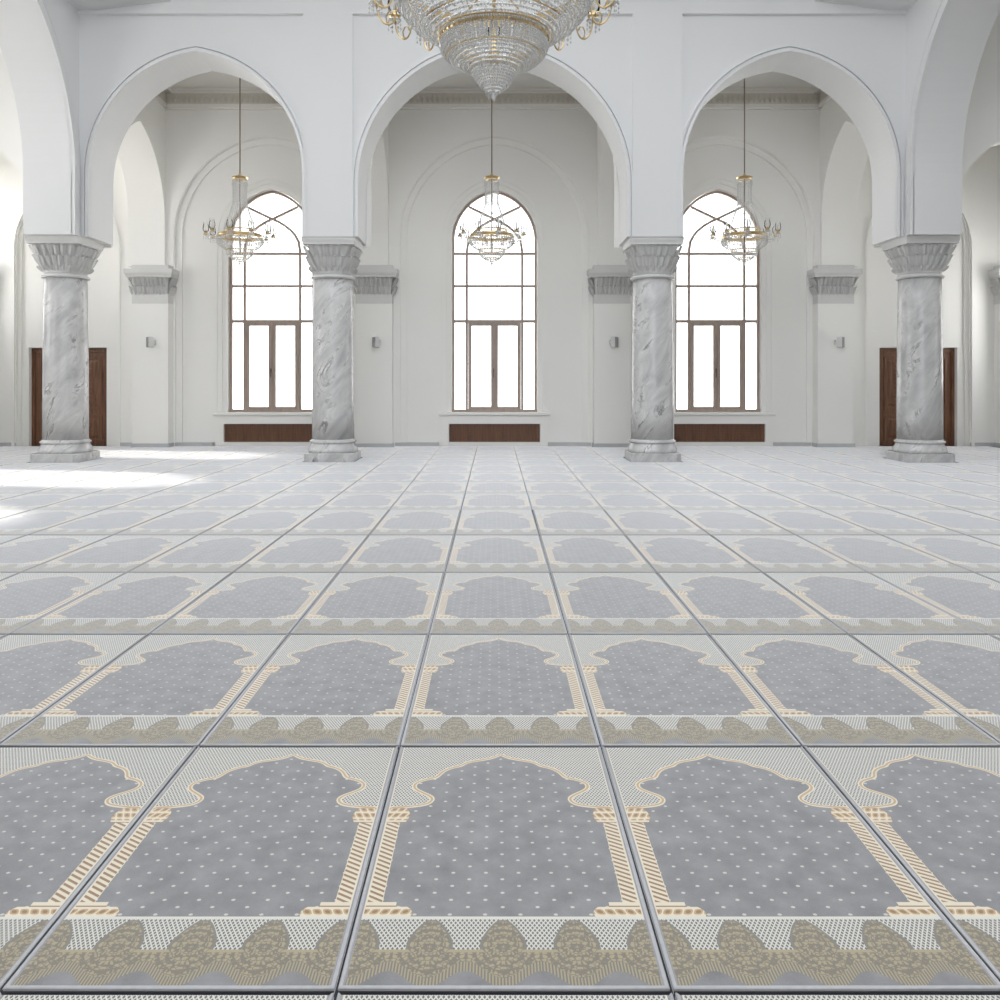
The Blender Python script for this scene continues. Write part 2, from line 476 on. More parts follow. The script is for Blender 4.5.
# side arcades of the nave
sidearch = ((13.27+7.95)/2, (13.27-7.95)/2, 4.72, 7.62, SP)
for sx, nm in ((-1,'left'),(1,'right')):
    mb = MB()
    xa, xb = CX+sx*NF, CX+sx*7.6
    arch_wall(mb,'y', 7.2, YF, min(xa,xb), max(xa,xb), SP, TOP, [sidearch])
    struct(mb.build('wall_arcade_'+nm, M['plaster']))
    mb = MB()
    arch_ribbon(mb,'y',*sidearch[:4],.14, xa-sx*.05, xa+sx*.01, SP)
    arch_ribbon(mb,'y',sidearch[0],sidearch[1]+.19,sidearch[2],sidearch[3]+.21,.04, xa-sx*.03, xa+sx*.01, SP)
    struct(mb.build('trim_'+('2' if sx<0 else '3'), M['plaster']))
    # high wall above the arcade towards the viewer
    mb = MB(); mb.box(min(xa,xb), max(xa,xb), -16, 7.2, ZC, TOP); struct(mb.build('wall_upper_'+nm, M['plaster']))
    # side aisle arch between the corner pier and the outer wall
    mb = MB()
    l, r = sorted((CX+sx*7.6, CX+sx*XS))
    c = CX+sx*8.93
    arch_wall(mb,'x', l, r, YF+.05, YB-.05, 0 if False else SP, 7.72, [(c,1.28,4.10,5.47,SP)])
    e0, e1 = sorted((CX+sx*10.21, CX+sx*XS)); mb.box(e0, e1, YF+.05, YB-.05, 0, SP)
    struct(mb.build('wall_aisle_arch_'+nm, M['plaster_aisle']))
    # corner corbel under the drum
    mb = MB()
    A = (CX+sx*NF, YF-.035)
    def tri(l, z): return [(A[0],A[1],z),(A[0]-sx*l,A[1],z),(A[0],A[1]-l,z)]
    mb.rings([tri(.35,7.44), tri(.8,7.50), tri(1.35,7.575), tri(1.53,7.585), tri(1.56,7.66), tri(1.65,7.70), tri(1.7,9.9)])
    struct(mb.build('trim_'+('4' if sx<0 else '5'), M['plaster']))

mb = MB(); mb.box(-XS-.3, XS+.3, -16.3, -16, 0, TOP); struct(mb.build('wall_rear', M['plaster']))
# nave ceiling, aisle ceilings
mb = MB(); mb.box(-7.7, 7.7, -16, YB, TOP, TOP+.2); struct(mb.build('ceiling', M['ceiling']))
mb = MB(); mb.box(-XS-.3, XS+.3, YB, YW+.35, ZC, ZC+.2)
mb.box(CX-XS-.3, CX-7.6, -16, YB, 7.72, 8.0); mb.box(CX+7.6, XS+.3, -16, YB, 7.72, 8.0)
struct(mb.build('ceiling_aisle', M['ceiling']))

# transverse arches between columns and the wall pilasters
k = 0
for xc in (-7.05, -2.50, 2.50, 7.05):
    mb = MB(); arch_wall(mb,'y', YB, YW, CX+xc-.37, CX+xc+.37, 3.68, ZC, [(15.53,1.15,4.6,6.27,3.68)])
    k += 1; struct(mb.build('wall_transverse', M['plaster_aisle']))

# back wall with window and door openings
BAYS = (-4.61, 0, 4.61)
WH, WSP, WAP, WSILL = .885, 4.25, 5.30, .70
DX = 8.75
mb = MB()
ops = [(c, WH, WSP, WAP, WSILL) for c in BAYS]
arch_wall(mb,'x', CX-7.6, CX+7.6, YW, YW+.35, 0, ZC, ops)
for sx in (-1,1):
    c = CX+sx*DX
    l, r = sorted((CX+sx*7.6, CX+sx*(XS+.3)))
    mb.box(l, c-.80, YW, YW+.35, 0, ZC); mb.box(c+.80, r, YW, YW+.35, 0, ZC)
    mb.box(c-.80, c+.80, YW, YW+.35, 2.03, ZC); mb.box(c-.8, c+.8, YW+.22, YW+.35, 0, 2.03)
struct(mb.build('wall_back', M['plaster_aisle']))
# two proud layers leave the blind arches recessed
for j, (d0, d1, h, ap) in enumerate(((YW-.05, YW, 1.80, 6.20), (YW-.11, YW-.05, 1.92, 6.33))):
    mb = MB()
    edges = [-7.42, -6.58, -2.92, -2.08, 2.08, 2.92, 6.58, 7.42]
    arch_wall(mb,'x', CX-XS, CX+XS, d0, d1, 0, ZC, [(c, h, 4.30, ap, 0) for c in BAYS] +
              [(CX+s*8.72, .96+.07*j, 4.05, 5.35+.08*j, 0) for s in (-1,1)])
    struct(mb.build('trim_'+str(6+j), M['plaster_aisle']))
mb = MB()
for s in (-1,1): arch_ribbon(mb,'x',CX+s*8.72,1.05,4.05,5.45,.055,YW-.145,YW-.105,0)
for c in BAYS: arch_ribbon(mb,'x',c,1.935,4.30,6.345,.05,YW-.135,YW-.105,3.75)
struct(mb.build('trim_20', M['plaster_aisle']))
# window architraves, sills, radiator housings
for j, c in enumerate(BAYS):
    x = c; mb = MB()
    arch_ribbon(mb,'x',x,WH+.10,WSP,WAP+.10,.05,YW-.03,YW+.01,.72)
    arch_ribbon(mb,'x',x,WH+.20,WSP,WAP+.20,.035,YW-.02,YW+.01,.72)
    # housing with a rectangular niche for the grille
    mb.box(x-1.10, x-.935, YW-.09, YW, 0, .64); mb.box(x+.935, x+1.10, YW-.09, YW, 0, .64)
    mb.box(x-.935, x+.935, YW-.09, YW, .465, .64); mb.box(x-.935, x+.935, YW-.09, YW, 0, .09)
    mb.bevbox(x-1.14, x+1.14, YW-.13, YW+.02, .64, .70, .012)
    struct(mb.build('trim_'+str(8+j), M['plaster_aisle']))
# skirting
mb = MB()
for l, r in ((-7.68,-6.93-.0),(-6.5,-5.73),(-3.49,-2.9),(-2.0,-1.12),(1.12,2.0),(2.9,3.49),(5.73,6.5)):
    mb.box(CX+l, CX+r, YW-.125, YW, 0, .085)
for sx in (-1,1):
    l, r = sorted((CX+sx*9.75, CX+sx*XS)); mb.box(l, r, YW-.125, YW-.11, 0, .085)
struct(mb.build('baseboard_back', M['skirting']))

# side walls with window openings (the light of the aisles)
for sx, nm in ((-1,'left'),(1,'right')):
    l, r = sorted((CX+sx*XS, CX+sx*(XS+.3))); mb = MB()
    zs = ((15.75,5.35,.75,2.3), (12.15,5.35,.9,1.8), (8.95,4.9,.95,1.6)) if sx < 0 else ((15.55,4.1,.60,1.2), (11.6,3.0,.4,1.4))
    arch_wall(mb,'y', -16, YW+.35, l, r, 0, 7.8, [(z, h, a-h*1.16, a, sl) for z,a,h,sl in zs])
    struct(mb.build('wall_'+nm, M['plaster_aisle']))
    # corner pilaster on the back wall beside the side wall is added with the pilasters below

# aisle cornices
n = 11
def cornice(mb_f, mb_m, x0, x1):
    y = YW-.11
    mb_f.box(x0, x1, y-.07, y, 6.95, 7.20)
    mb_m.box(x0, x1, y-.12, y, 6.90, 6.97); mb_m.box(x0, x1, y-.085, y, 6.875, 6.90)
    mb_m.box(x0, x1, y-.10, y, 7.20, 7.24); mb_m.box(x0, x1, y-.13, y, 7.24, 7.295)
    for s, xx in ((1,x0),(-1,x1)):
        a, b = sorted((xx, xx+s*.07)); mb_f.box(a, b, YB, y, 6.97, 7.20)
        a, b = sorted((xx, xx+s*.12)); mb_m.box(a, b, YB, y, 6.90, 6.97)
        a, b = sorted((xx, xx+s*.20)); mb_m.box(a, b, YB, y, 7.20, 7.295)
    # carved diamonds along the frieze
    nx = int((x1-x0-.16)/.105)
    for k in range(nx):
        cx = x0+.08+(k+.5)*(x1-x0-.16)/nx
        for zc, rz in ((7.085,.095),):
            yy = y-.07
            q = [(cx-.047,yy,zc),(cx,yy,zc-rz),(cx+.047,yy,zc),(cx,yy,zc+rz)]
            inn = [(cx-.026,yy-.02,zc),(cx,yy-.02,zc-rz*.55),(cx+.026,yy-.02,zc),(cx,yy-.02,zc+rz*.55)]
            mb_f.rings([q, inn], caps=False); mb_f.face([(cx-.012,yy-.004,zc),(cx,yy-.004,zc-.03),(cx+.012,yy-.004,zc),(cx,yy-.004,zc+.03)])
for x0, x1 in ((-10.7,-7.47),(-6.73,-2.94),(-2.2,2.2),(2.94,6.73),(7.47,10.7)):
    f, mm = MB(), MB(); cornice(f, mm, CX+x0, CX+x1)
    t = struct(mm.build('trim_'+str(n), M['ceiling'])); n += 1
    f.build('frieze', M['frieze'], t)

# ------------------------------------------------------------------ columns and pilasters
def superR(s, n, th): return s/((abs(math.cos(th))**n + abs(math.sin(th))**n)**(1/n))
def leaf(mb, base, tip, out, w, curl, tang):
    """acanthus-like leaf strip from base to tip, bulging along out, width along tang"""
    base, tip, out, tang = map(Vector, (base, tip, out, tang)); rs = []
    N = 6
    for k in range(N+1):
        t = k/N
        c = base.lerp(tip, min(1, t*1.12)) + out*(.006 + .03*math.sin(PI*t*.55) + curl*t**3)
        if t > .85: c = c + Vector((0,0,-.03*(t-.85)/.15*curl/.05))
        ww = w*(.75+.45*math.sin(PI*min(1,t*.9)))*(1 if t < .8 else 1-.75*(t-.8)/.2)
        mid = out*(.030*math.sin(PI*(.15+.8*t)))
        rs.append([c - tang*ww/2, c - tang*ww/4 + mid*.3, c + mid*1.4, c + tang*ww/4 + mid*.3, c + tang*ww/2])
    mb.rings(rs, caps=False, smooth=True, close=False)
def make_column():
    t = empty('marble_column', (0,0,0))
    p = MB()
    oc_ = lambda h,z,c=.085: [(-h+c,-h,z),(h-c,-h,z),(h,-h+c,z),(h,h-c,z),(h-c,h,z),(-h+c,h,z),(-h,h-c,z),(-h,-h+c,z)]
    p.rings([oc_(.415,0),oc_(.415,.14),oc_(.405,.15)])
    p.build('plinth', M['marble'], t)
    b = MB()
    b.lathe([(.40,.15),(.412,.165),(.415,.185),(.41,.205),(.405,.215),(.398,.235),(.38,.265),(.37,.295),(.365,.305),(.385,.312),(.395,.328),(.385,.345),(.365,.352),(.358,.37)], 48)
    b.build('base', M['marble'], t)
    s = MB()
    s.lathe([(.352,.37),(.352,.8),(.350,1.4),(.345,2.0),(.337,2.6),(.330,3.06)], 48)
    s.build('shaft', M['marble'], t)
    c = MB()
    c.lathe([(.33,3.06),(.365,3.065),(.372,3.085),(.362,3.105),(.335,3.11),(.335,3.125)], 48)
    def prof(z):
        q = (z-3.12)/.5; q = min(1,max(0,q)); return .318 + .03*q + .045*q**3, 2 + 5*q
    rings = []
    for k in range(11):
        z = 3.12 + .05*k; sr, e = prof(z)
        rings.append([(superR(sr,e,2*PI*j/64)*math.cos(2*PI*j/64), superR(sr,e,2*PI*j/64)*math.sin(2*PI*j/64), z) for j in range(64)])
    c.rings(rings, smooth=True)
    for row, (z0, z1, cnt, ph, w, cu) in enumerate(((3.24,3.44,24,0,.070,.055),(3.40,3.60,24,.5,.074,.045),(3.17,3.26,24,.5,.05,.02))):
        for j in range(cnt):
            th = 2*PI*(j+ph)/cnt
            def pt(z):
                sr, e = prof(z); r = superR(sr, e, th); return (r*math.cos(th), r*math.sin(th), z)
            leaf(c, pt(z0), pt(z1), (math.cos(th),math.sin(th),0), w, cu, (-math.sin(th),math.cos(th),0))
    cap = c.build('capital', M['carved'], t)
    a = MB()
    sq = lambda h,z: [(-h,-h,z),(h,-h,z),(h,h,z),(-h,h,z)]
    a.rings([sq(.38,3.59), sq(.425,3.60), sq(.425,3.63), sq(.432,3.65), sq(.44,3.68), sq(.44,SP), sq(.415,SP)])
    a.build('abacus', M['carved'], t)
    return t
col0 = make_column()
G_COL = 'marble columns carrying the nave arcades'
spots = [(-XO, 13.83, 'grey marble column with diagonal dark veins, in front of the left brown door'),
         (-XI, 13.93, 'darkly veined grey marble column between the left and the middle window'),
         (XI, 13.93, 'pale grey marble column between the middle and the right window'),
         (XO, 13.83, 'grey marble column standing in front of the right brown door')]
for k,(x,y,l) in enumerate(spots):
    o = col0 if k == 0 else copy_tree(col0)
    o.location = (CX+x, y, 0); tag(o, l, 'column', G_COL)

def make_pilaster(lo=-.365, hi=.365):
    t = empty('wall_pilaster', (0,0,0)); D = .26
    s = MB(); s.bevbox(lo,hi,-D,-.0,.085,2.92,.006)
    s.build('shaft', M['plaster_aisle'], t)
    b = MB(); b.bevbox(lo-.015,hi+.015,-D-.015,0,0,.085,.006); b.build('base', M['skirting'], t)
    c = MB(); c.box(lo,hi,-D-.004,0,2.90,3.09)
    q = lambda e,z: [(lo-e,-D-e,z),(hi+e,-D-e,z),(hi+e,0,z),(lo-e,0,z)]
    c.rings([q(-.03,3.06),q(-.02,3.2),q(.0,3.38),q(.03,3.44)])
    n = 8
    for row,(z0,z1,e0,e1,ph,cnt) in enumerate(((3.07,3.27,-.012,.01,0,n),(3.24,3.44,-.008,.03,0,n))):
        for k in range(cnt):
            x0 = lo + .02 + (k+.5)*(hi-lo-.04)/cnt
            leaf(c, (x0,-D-e0,z0), (x0*1.03,-D-e1,z1), (0,-1,0), .052, .05, (1,0,0))
        for sx, xx in ((-1,lo),(1,hi)):
            for k in range(3):
                y0 = -D + (k+.5)*D/3
                leaf(c, (xx+sx*e0,y0,z0), (xx+sx*e1,y0,z1), (sx,0,0), .060, .045, (0,1,0))
    c.build('capital', M['carved'], t)
    a = MB()
    a.rings([q(.06,3.42),q(.09,3.43),q(.09,3.46),q(.11,3.49),q(.12,3.52),q(.12,3.59),q(.005,3.60),q(.005,3.68)])
    a.build('abacus', M['carved'], t)
    return t
G_PIL = 'white pilasters along the back wall'
pil0 = make_pilaster()
pil = [(-6.90,'white wall pilaster with carved capital between the left door and the left window'),
       (-2.40,'white wall pilaster with carved capital behind the column left of the middle window'),
       (2.40,'white wall pilaster with carved capital behind the column right of the middle window'),
       (6.90,'white wall pilaster with carved capital between the right window and the right door'),
       (-10.60,'white wall pilaster cut by the left picture edge, left of the left door'),
       (10.60,'white wall pilaster cut by the right picture edge, right of the right door')]
for k,(x,l) in enumerate(pil):
    if k < 4:
        o = pil0 if k == 0 else copy_tree(pil0)
    elif k == 4: o = pil5 = make_pilaster(-.14,.365)
    else: o = make_pilaster(-.365,.14)
    o.location = (CX+x, YW-.11, 0); tag(o, l, 'pilaster', G_PIL)

# wall speakers on the four pilasters
def make_speaker():
    t = empty('wall_speaker', (0,0,0))
    b = MB(); b.bevbox(-.055,.055,-.10,.0,-.11,.11,.012); b.build('cabinet', M['speaker_white'], t)
    g_ = MB(); g_.bevbox(-.045,.045,-.108,-.098,-.10,.10,.004); g_.build('grille', M['speaker'], t)
    k = MB(); k.box(-.015,.015,.0,.06,-.03,.03); k.box(-.03,.03,.055,.065,-.05,.05); k.build('bracket', M['speaker_white'], t)
    return t
sp0 = make_speaker()
for k,(x,rz,l) in enumerate(((-6.83,-.75,'small grey wall speaker on the pilaster right of the left door'),
                          (-2.31,-.75,'small grey wall speaker on the pilaster left of the middle window'),
                          (2.40,.75,'small grey wall speaker on the pilaster right of the middle window'),
                          (6.92,.75,'small grey wall speaker on the pilaster left of the right door'))):
    o = sp0 if k == 0 else copy_tree(sp0)
    o.location = (CX+x, YW-.11-.26-.06, 2.12); o.rotation_euler = (0,0,rz); tag(o, l, 'speaker', 'small speakers on the wall pilasters')

# ------------------------------------------------------------------ windows, grilles, doors
def make_window():
    y0, y1 = .13, .20
    f = MB(); h = WH-.03
    zb = .715
    out = [(-h,zb)] + arch_pts(0,h,WSP,WAP-.035) + [(h,zb)]
    sweep(f, out, .05, y0, y1); f.box(-h-.03,h+.03,y0-.02,y1,WSILL,WSILL+.055)
    win = f.build('window_1', M['wood_frame'])
    m = MB(); xi = .575; z1, z2, z3 = 3.98, 3.31, 2.58
    for s in (-1,1):
        m.box(s*xi-.025,s*xi+.025,y0+.008,y1-.008,.75,z1+.06)
        pts = [(-xi,4.02),(-.545,4.23),(-.47,4.37),(-.39,4.46),(-.27,4.56),(-.12,4.65),(.02,4.71),(.25,4.82),(.53,4.955)]
        sweep(m, [(-s*x,z) for x,z in pts], .05, y0+.01, y1-.01)
    m.box(-.028,.028,y0+.02,y1-.01,.75,z3)
    for z, w in ((z1,.05),(z2,.05),(z3,.06)): m.box(-h,h,y0+.012,y1-.012,z-w/2,z+w/2)
    m.build('mullions', M['wood_frame'], win)
    g_ = MB(); op = [(-h,zb)] + arch_pts(0,h,WSP,WAP-.035) + [(h,zb)]
    g_.face([(x,.168,z) for x,z in op]); g_.build('pane', M['pane'], win)
    for s in (-1,1):
        c = MB(); a, b = (0.004, xi-.03) if s > 0 else (-xi+.03, -.004)
        sweep(c, [(a+.035,.775),(a+.035,z3-.06),(b-.035,z3-.06),(b-.035,.775)], .07, y0-.01, y1-.02, closed=True)
        cs = c.build('casement', M['wood_frame'], win)
        if s < 0:
            hd = MB(); hd.box(-.03,-.008,y0-.045,y0-.01,1.52,1.60); hd.box(-.026,-.012,y0-.055,y0-.04,1.42,1.56)
            tag(hd.build('handle', M['steel'], cs), 'dark window handle')
    return win
w0 = make_window()
wins = [w0, copy_tree(w0), copy_tree(w0)]
for o, c, nme in zip(wins, (BAYS[0],BAYS[1],BAYS[2]), ('window_1','window_2','window_3')):
    o.location = (c, YW, 0); o.name = nme; struct(o)

def make_grille():
    f = MB()
    f.box(-.925,.925,-.045,-.005,.095,.125); f.box(-.925,.925,-.045,-.005,.43,.46)
    f.box(-.925,-.885,-.045,-.005,.125,.43); f.box(.885,.925,-.045,-.005,.125,.43)
    for x in (-.3,.3): f.box(x-.012,x+.012,-.04,-.005,.125,.43)
    t = f.build('radiator_grille', M['wood'])
    s = MB()
    for k in range(9): 
        z = .135+.033*k; s.box(-.885,.885,-.033,-.012,z,z+.022)
    s.box(-.885,.885,-.010,-.006,.125,.43)
    s.build('slats', M['wood'], t)
    return t
gr0 = make_grille()
for k,(c,l) in enumerate(zip(BAYS,('left','middle','right'))):
    o = gr0 if k == 0 else copy_tree(gr0); o.location = (c, YW, 0)
    tag(o, 'long brown wooden radiator grille set in white housing under the %s window' % l, 'radiator grille', 'wooden grilles under the windows')

def make_door():
    f = MB(); y0, y1 = .10, .20
    f.box(-.80,-.74,y0,y1,0,2.02); f.box(.74,.80,y0,y1,0,2.02); f.box(-.74,.74,y0,y1,1.94,2.02)
    d = f.build('door_1', M['wood'])
    for s in (-1,1):
        a, b = (.004,.738) if s > 0 else (-.738,-.004)
        lf = MB(); lf.box(a,b,y0+.03,y1-.02,.01,1.938); lo = lf.build('leaf', M['wood'], d)
        pn = MB(); w = (b-a)
        for z0, z1 in ((.12,.62),(.78,1.82)):
            x0, x1 = a+.11, b-.11
            sweep(pn, [(x0,z0),(x0,z1),(x1,z1),(x1,z0)], .035, y0+.012, y0+.031, closed=True)
            q = lambda e,yy: [(x0+e,yy,z0+e),(x1-e,yy,z0+e),(x1-e,yy,z1-e),(x0+e,yy,z1-e)]
            pn.rings([q(.05,y0+.031),q(.09,y0+.016)], caps=False); pn.face(q(.09,y0+.016))
            nn = max(2,int((z1-z0)/.11))
            for k in range(nn):
                zc = z0+.11+(k+.5)*(z1-z0-.22)/nn; xc = (x0+x1)/2
                pn.rings([[(xc-.09,y0+.016,zc),(xc,y0+.016,zc-.045),(xc+.09,y0+.016,zc),(xc,y0+.016,zc+.045)],
                          [(xc-.05,y0+.006,zc),(xc,y0+.006,zc-.025),(xc+.05,y0+.006,zc),(xc,y0+.006,zc+.025)]])
        pn.build('panel', M['wood'], lo)
        hd = MB(); xx = a+.055 if s > 0 else b-.055
        hd.box(xx-.02,xx+.02,y0+.015,y0+.031,.92,1.12); hd.tube([(xx,y0+.03,1.05),(xx,y0-.02,1.05),(xx+s*.10,y0-.02,1.05)], .009)
        tag(hd.build('handle', M['steel'], lo), 'dark metal door handle')
    return d
d0 = make_door(); d1 = copy_tree(d0); d1.name = 'door_2'
for o, s in ((d0,-1),(d1,1)): o.location = (CX+s*DX, YW, 0); struct(o)

# ------------------------------------------------------------------ rugs
def yz(y): return 820*1.35/(y-380)
seams = [yz(v) for v in (991,746,634,572.3,535,509.8,493.3,481.9,472.6,465.1,459.5,454.8,451.2)] + [16.74]
seams = [seams[0]-1.21] + seams
PITCH, X0 = .7435, .0218
holes = [(CX+x-.435, CX+x+.435, y-.435, y+.435) for x,y,_ in spots]
holes += [(CX+x-.40, CX+x+.40, YW-.11-.285, YW) for x,_ in pil[:4]] + [(CX-10.78,CX-10.2,YW-.4,YW),(CX+10.2,CX+10.78,YW-.4,YW)]
holes += [(c-1.145, c+1.145, YW-.14, YW) for c in BAYS]
TH = .013
def rug_mesh(xs, ys, cut, name, d=RD):
    """rug of local size RW x RD, optional cut rectangles in local coordinates"""
    mb = MB(); e = .012
    if not cut:
        def ring(i, z): return [(-RW/2+i,i,z),(RW/2-i,i,z),(RW/2-i,d-i,z),(-RW/2+i,d-i,z)]
        mb.rings([ring(.0,0),ring(0,TH*.6),ring(.006,TH)], caps=True)
        return mb.mesh(name, M['rug'])
    X = sorted(set([-RW/2,RW/2]+[min(RW/2,max(-RW/2,c)) for q in cut for c in q[:2]]))
    Y = sorted(set([0,d]+[min(d,max(0,c)) for q in cut for c in q[2:]]))
    inside = lambda x,y: any(q[0] < x < q[1] and q[2] < y < q[3] for q in cut)
    for a,b in zip(X,X[1:]):
        for c,f in zip(Y,Y[1:]):
            if not inside((a+b)/2,(c+f)/2) and b-a > 1e-4 and f-c > 1e-4: mb.box(a,b,c,f,0,TH)
    return mb.mesh(name, M['rug']) if mb.f else None
def binding_mesh():
    mb = MB(); i = .0045; r = .0052; z = TH-.001
    P = [(-RW/2+i,i),(RW/2-i,i),(RW/2-i,RD-i),(-RW/2+i,RD-i)]; rs = []
    for k in range(4):
        x, y = P[k]; sx = -1 if x < 0 else 1; sy = -1 if y < RD/2 else 1
        rs.append([(x+sx*r*math.cos(2*PI*j/8), y+sy*r*math.cos(2*PI*j/8), z+r*math.sin(2*PI*j/8)*.8) for j in range(8)])
    rs = [rs[3],rs[0],rs[1],rs[2]]; mb.rings(rs, caps=True, smooth=True)
    return mb.mesh('edge_binding', M['binding'])
rug_me = rug_mesh(None,None,None,'prayer_rug'); bind_me = binding_mesh()
ORD = ['','first','second','third','fourth','fifth','sixth','seventh','eighth','ninth','tenth','eleventh','twelfth','thirteenth','fourteenth']
NUM = ['','one','two','three','four','five','six','seven','eight','nine','ten','eleven','twelve','thirteen','fourteen','fifteen','sixteen']
G_RUG = 'grey prayer rugs laid in rows over the floor'
for r in range(len(seams)-1):
    y0, y1 = seams[r], seams[r+1]
    half = 500/820*y1 + .02
    if r == 0: half = 500/820*1.83
    nmax = int((half + PITCH/2 - .02)/PITCH)
    for c in range(-nmax-1, nmax+2):
        xc = X0 + c*PITCH
        inner = abs(xc + .0035*820/max(y1,.1)*0) - PITCH/2
        # keep only rugs that the picture shows
        lim = (505.5 if xc > 0 else 494.5)/820*(y1 if r else 1.815)
        if inner > lim - .02 or abs(xc)+PITCH/2 > XS-.02+abs(CX): 
            if not (inner < lim-.02 and abs(xc)+PITCH/2 <= XS+.3 ): continue
        if abs(xc)+RW/2 > XS-.05: continue
        dep = y1-y0; cut = []
        sy = (dep-.012)/RD
        for h in holes:
            if h[0] < xc+RW/2 and h[1] > xc-RW/2 and h[2] < y1 and h[3] > y0:
                cut.append((h[0]-xc, h[1]-xc, (h[2]-y0-.006)/sy, (h[3]-y0-.006)/sy))
        me = rug_me
        if cut:
            me = rug_mesh(None,None,cut,'prayer_rug')
            if me is None: continue
        o = bpy.data.objects.new('prayer_rug', me); COL.objects.link(o)
        jit = 0 if cut else 1
        o.location = (xc + jit*random.uniform(-.0012,.0012), y0+.006, 0)
        o.scale = (1, sy, 1)
        o.rotation_euler.z = jit*random.uniform(-.0012,.0012)
        side = 'at the centre' if c == 0 else '%s %s of the centre rug' % (NUM[abs(c)], 'left' if c < 0 else 'right')
        if r == 0: lab = 'grey prayer rug with only its far edge in view, ' + side
        elif r == 1: lab = 'large patterned grey prayer rug, front row, ' + side
        else: lab = 'grey prayer rug, %s full row from the front, %s' % (ORD[r], side)
        tag(o, lab, 'prayer rug', G_RUG)
        if r <= 5 and not cut:
            bo = bpy.data.objects.new('edge_binding', bind_me); COL.objects.link(bo); bo.parent = o

# ------------------------------------------------------------------ chandeliers
def strand(mb, fn, n, r, hh=1.0):
    for k in range(n): mb.octa(fn(k/(n-1)), r*random.uniform(.85,1.1), r*hh)
def ring_band(mb, R, z, h, t, seg=48, wave=0):
    prof = [(R-t,z-h/2),(R,z-h/2),(R+t*.6,z),(R,z+h/2),(R-t,z+h/2)]
    rs = [[(r*math.cos(2*PI*k/seg), r*math.sin(2*PI*k/seg), zz) for k in range(seg)] for r,zz in prof+[prof[0]]]
    mb.rings(rs, caps=False, smooth=False)
def tier(mb, R0, z0, R1, z1, cnt, n, r, bulge=0.0, hh=1.0, sag=0.0):
    for j in range(cnt):
        th = 2*PI*j/cnt
        def fn(t):
            R = R0+(R1-R0)*t + bulge*math.sin(PI*t); z = z0+(z1-z0)*t - sag*math.sin(PI*t)
            return (R*math.cos(th), R*math.sin(th), z)
        strand(mb, fn, n, r, hh)
def swag(mb, R, z, cnt, depth, n, r):
    for j in range(cnt):
        for k in range(n):
            t = k/n; th = 2*PI*(j+t)/cnt
            mb.octa((R*math.cos(th), R*math.sin(th), z-depth*math.sin(PI*t)), r)
def candle_arm(parent, th, R0, z0, R1, zb, zt, s=1.0, drops=True, amat=None):
    """S-curved arm from (R0,z0) dipping to zb and rising to a cup at (R1,zt)"""
    d = Vector((math.cos(th), math.sin(th), 0))
    pts = []
    for k in range(13):
        t = k/12
        R = R0 + (R1-R0)*(t - .10*math.sin(2*PI*t))
        z = z0 + (zt-z0)*t - (max(z0,zt)-zb)*math.sin(PI*t**.8)
        pts.append(d*R + Vector((0,0,z)))
    a = MB(); a.tube(pts, .0065*s, 6)
    # small curl leaf on the arm
    c0 = pts[5]; a.tube([c0 + d*(.03*s*math.sin(q*.9)) + Vector((0,0,.045*s*(1-math.cos(q*.9)))) for q in range(6)], .006*s, 5)
    arm = a.build('arm', amat or M['gold'], parent)
    e = pts[-1]
    cu = MB(); cu.lathe([(.012*s,-.02*s),(.03*s,-.012*s),(.042*s,.004*s),(.045*s,.016*s),(.018*s,.02*s),(.016*s,.05*s)], 14, e.x, e.y, e.z)
    cu.build('candle_cup', M['gold'], arm)
    cd = MB(); cd.lathe([(.011*s,.045*s),(.011*s,.105*s),(.016*s,.125*s),(.013*s,.155*s),(.003*s,.19*s)], 10, e.x, e.y, e.z)
    cd.build('candle_bulb', M['candle'], arm)
    sh = MB()
    sh.lathe([(.022*s,.02*s),(.044*s,.045*s),(.055*s,.09*s),(.05*s,.14*s),(.038*s,.18*s),(.046*s,.215*s)], 16, e.x, e.y, e.z, caps=False)
    sh.build('glass_shade', M['shade'], arm)
    if drops:
        dr = MB(); dr.lathe([(.040*s,-.022*s),(.050*s,-.020*s),(.050*s,-.016*s),(.040*s,-.018*s)], 12, e.x, e.y, e.z)
        for k in range(6):
            q = 2*PI*k/6
            for m_ in range(3):
                dr.octa((e.x+.045*s*math.cos(q), e.y+.045*s*math.sin(q), e.z-.02*s-.032*s*m_), .009*s, .016*s)
        dr.build('crystal_drops', M['crystal'], arm)
    return arm
def stuff(o): o['kind'] = 'stuff'; return o

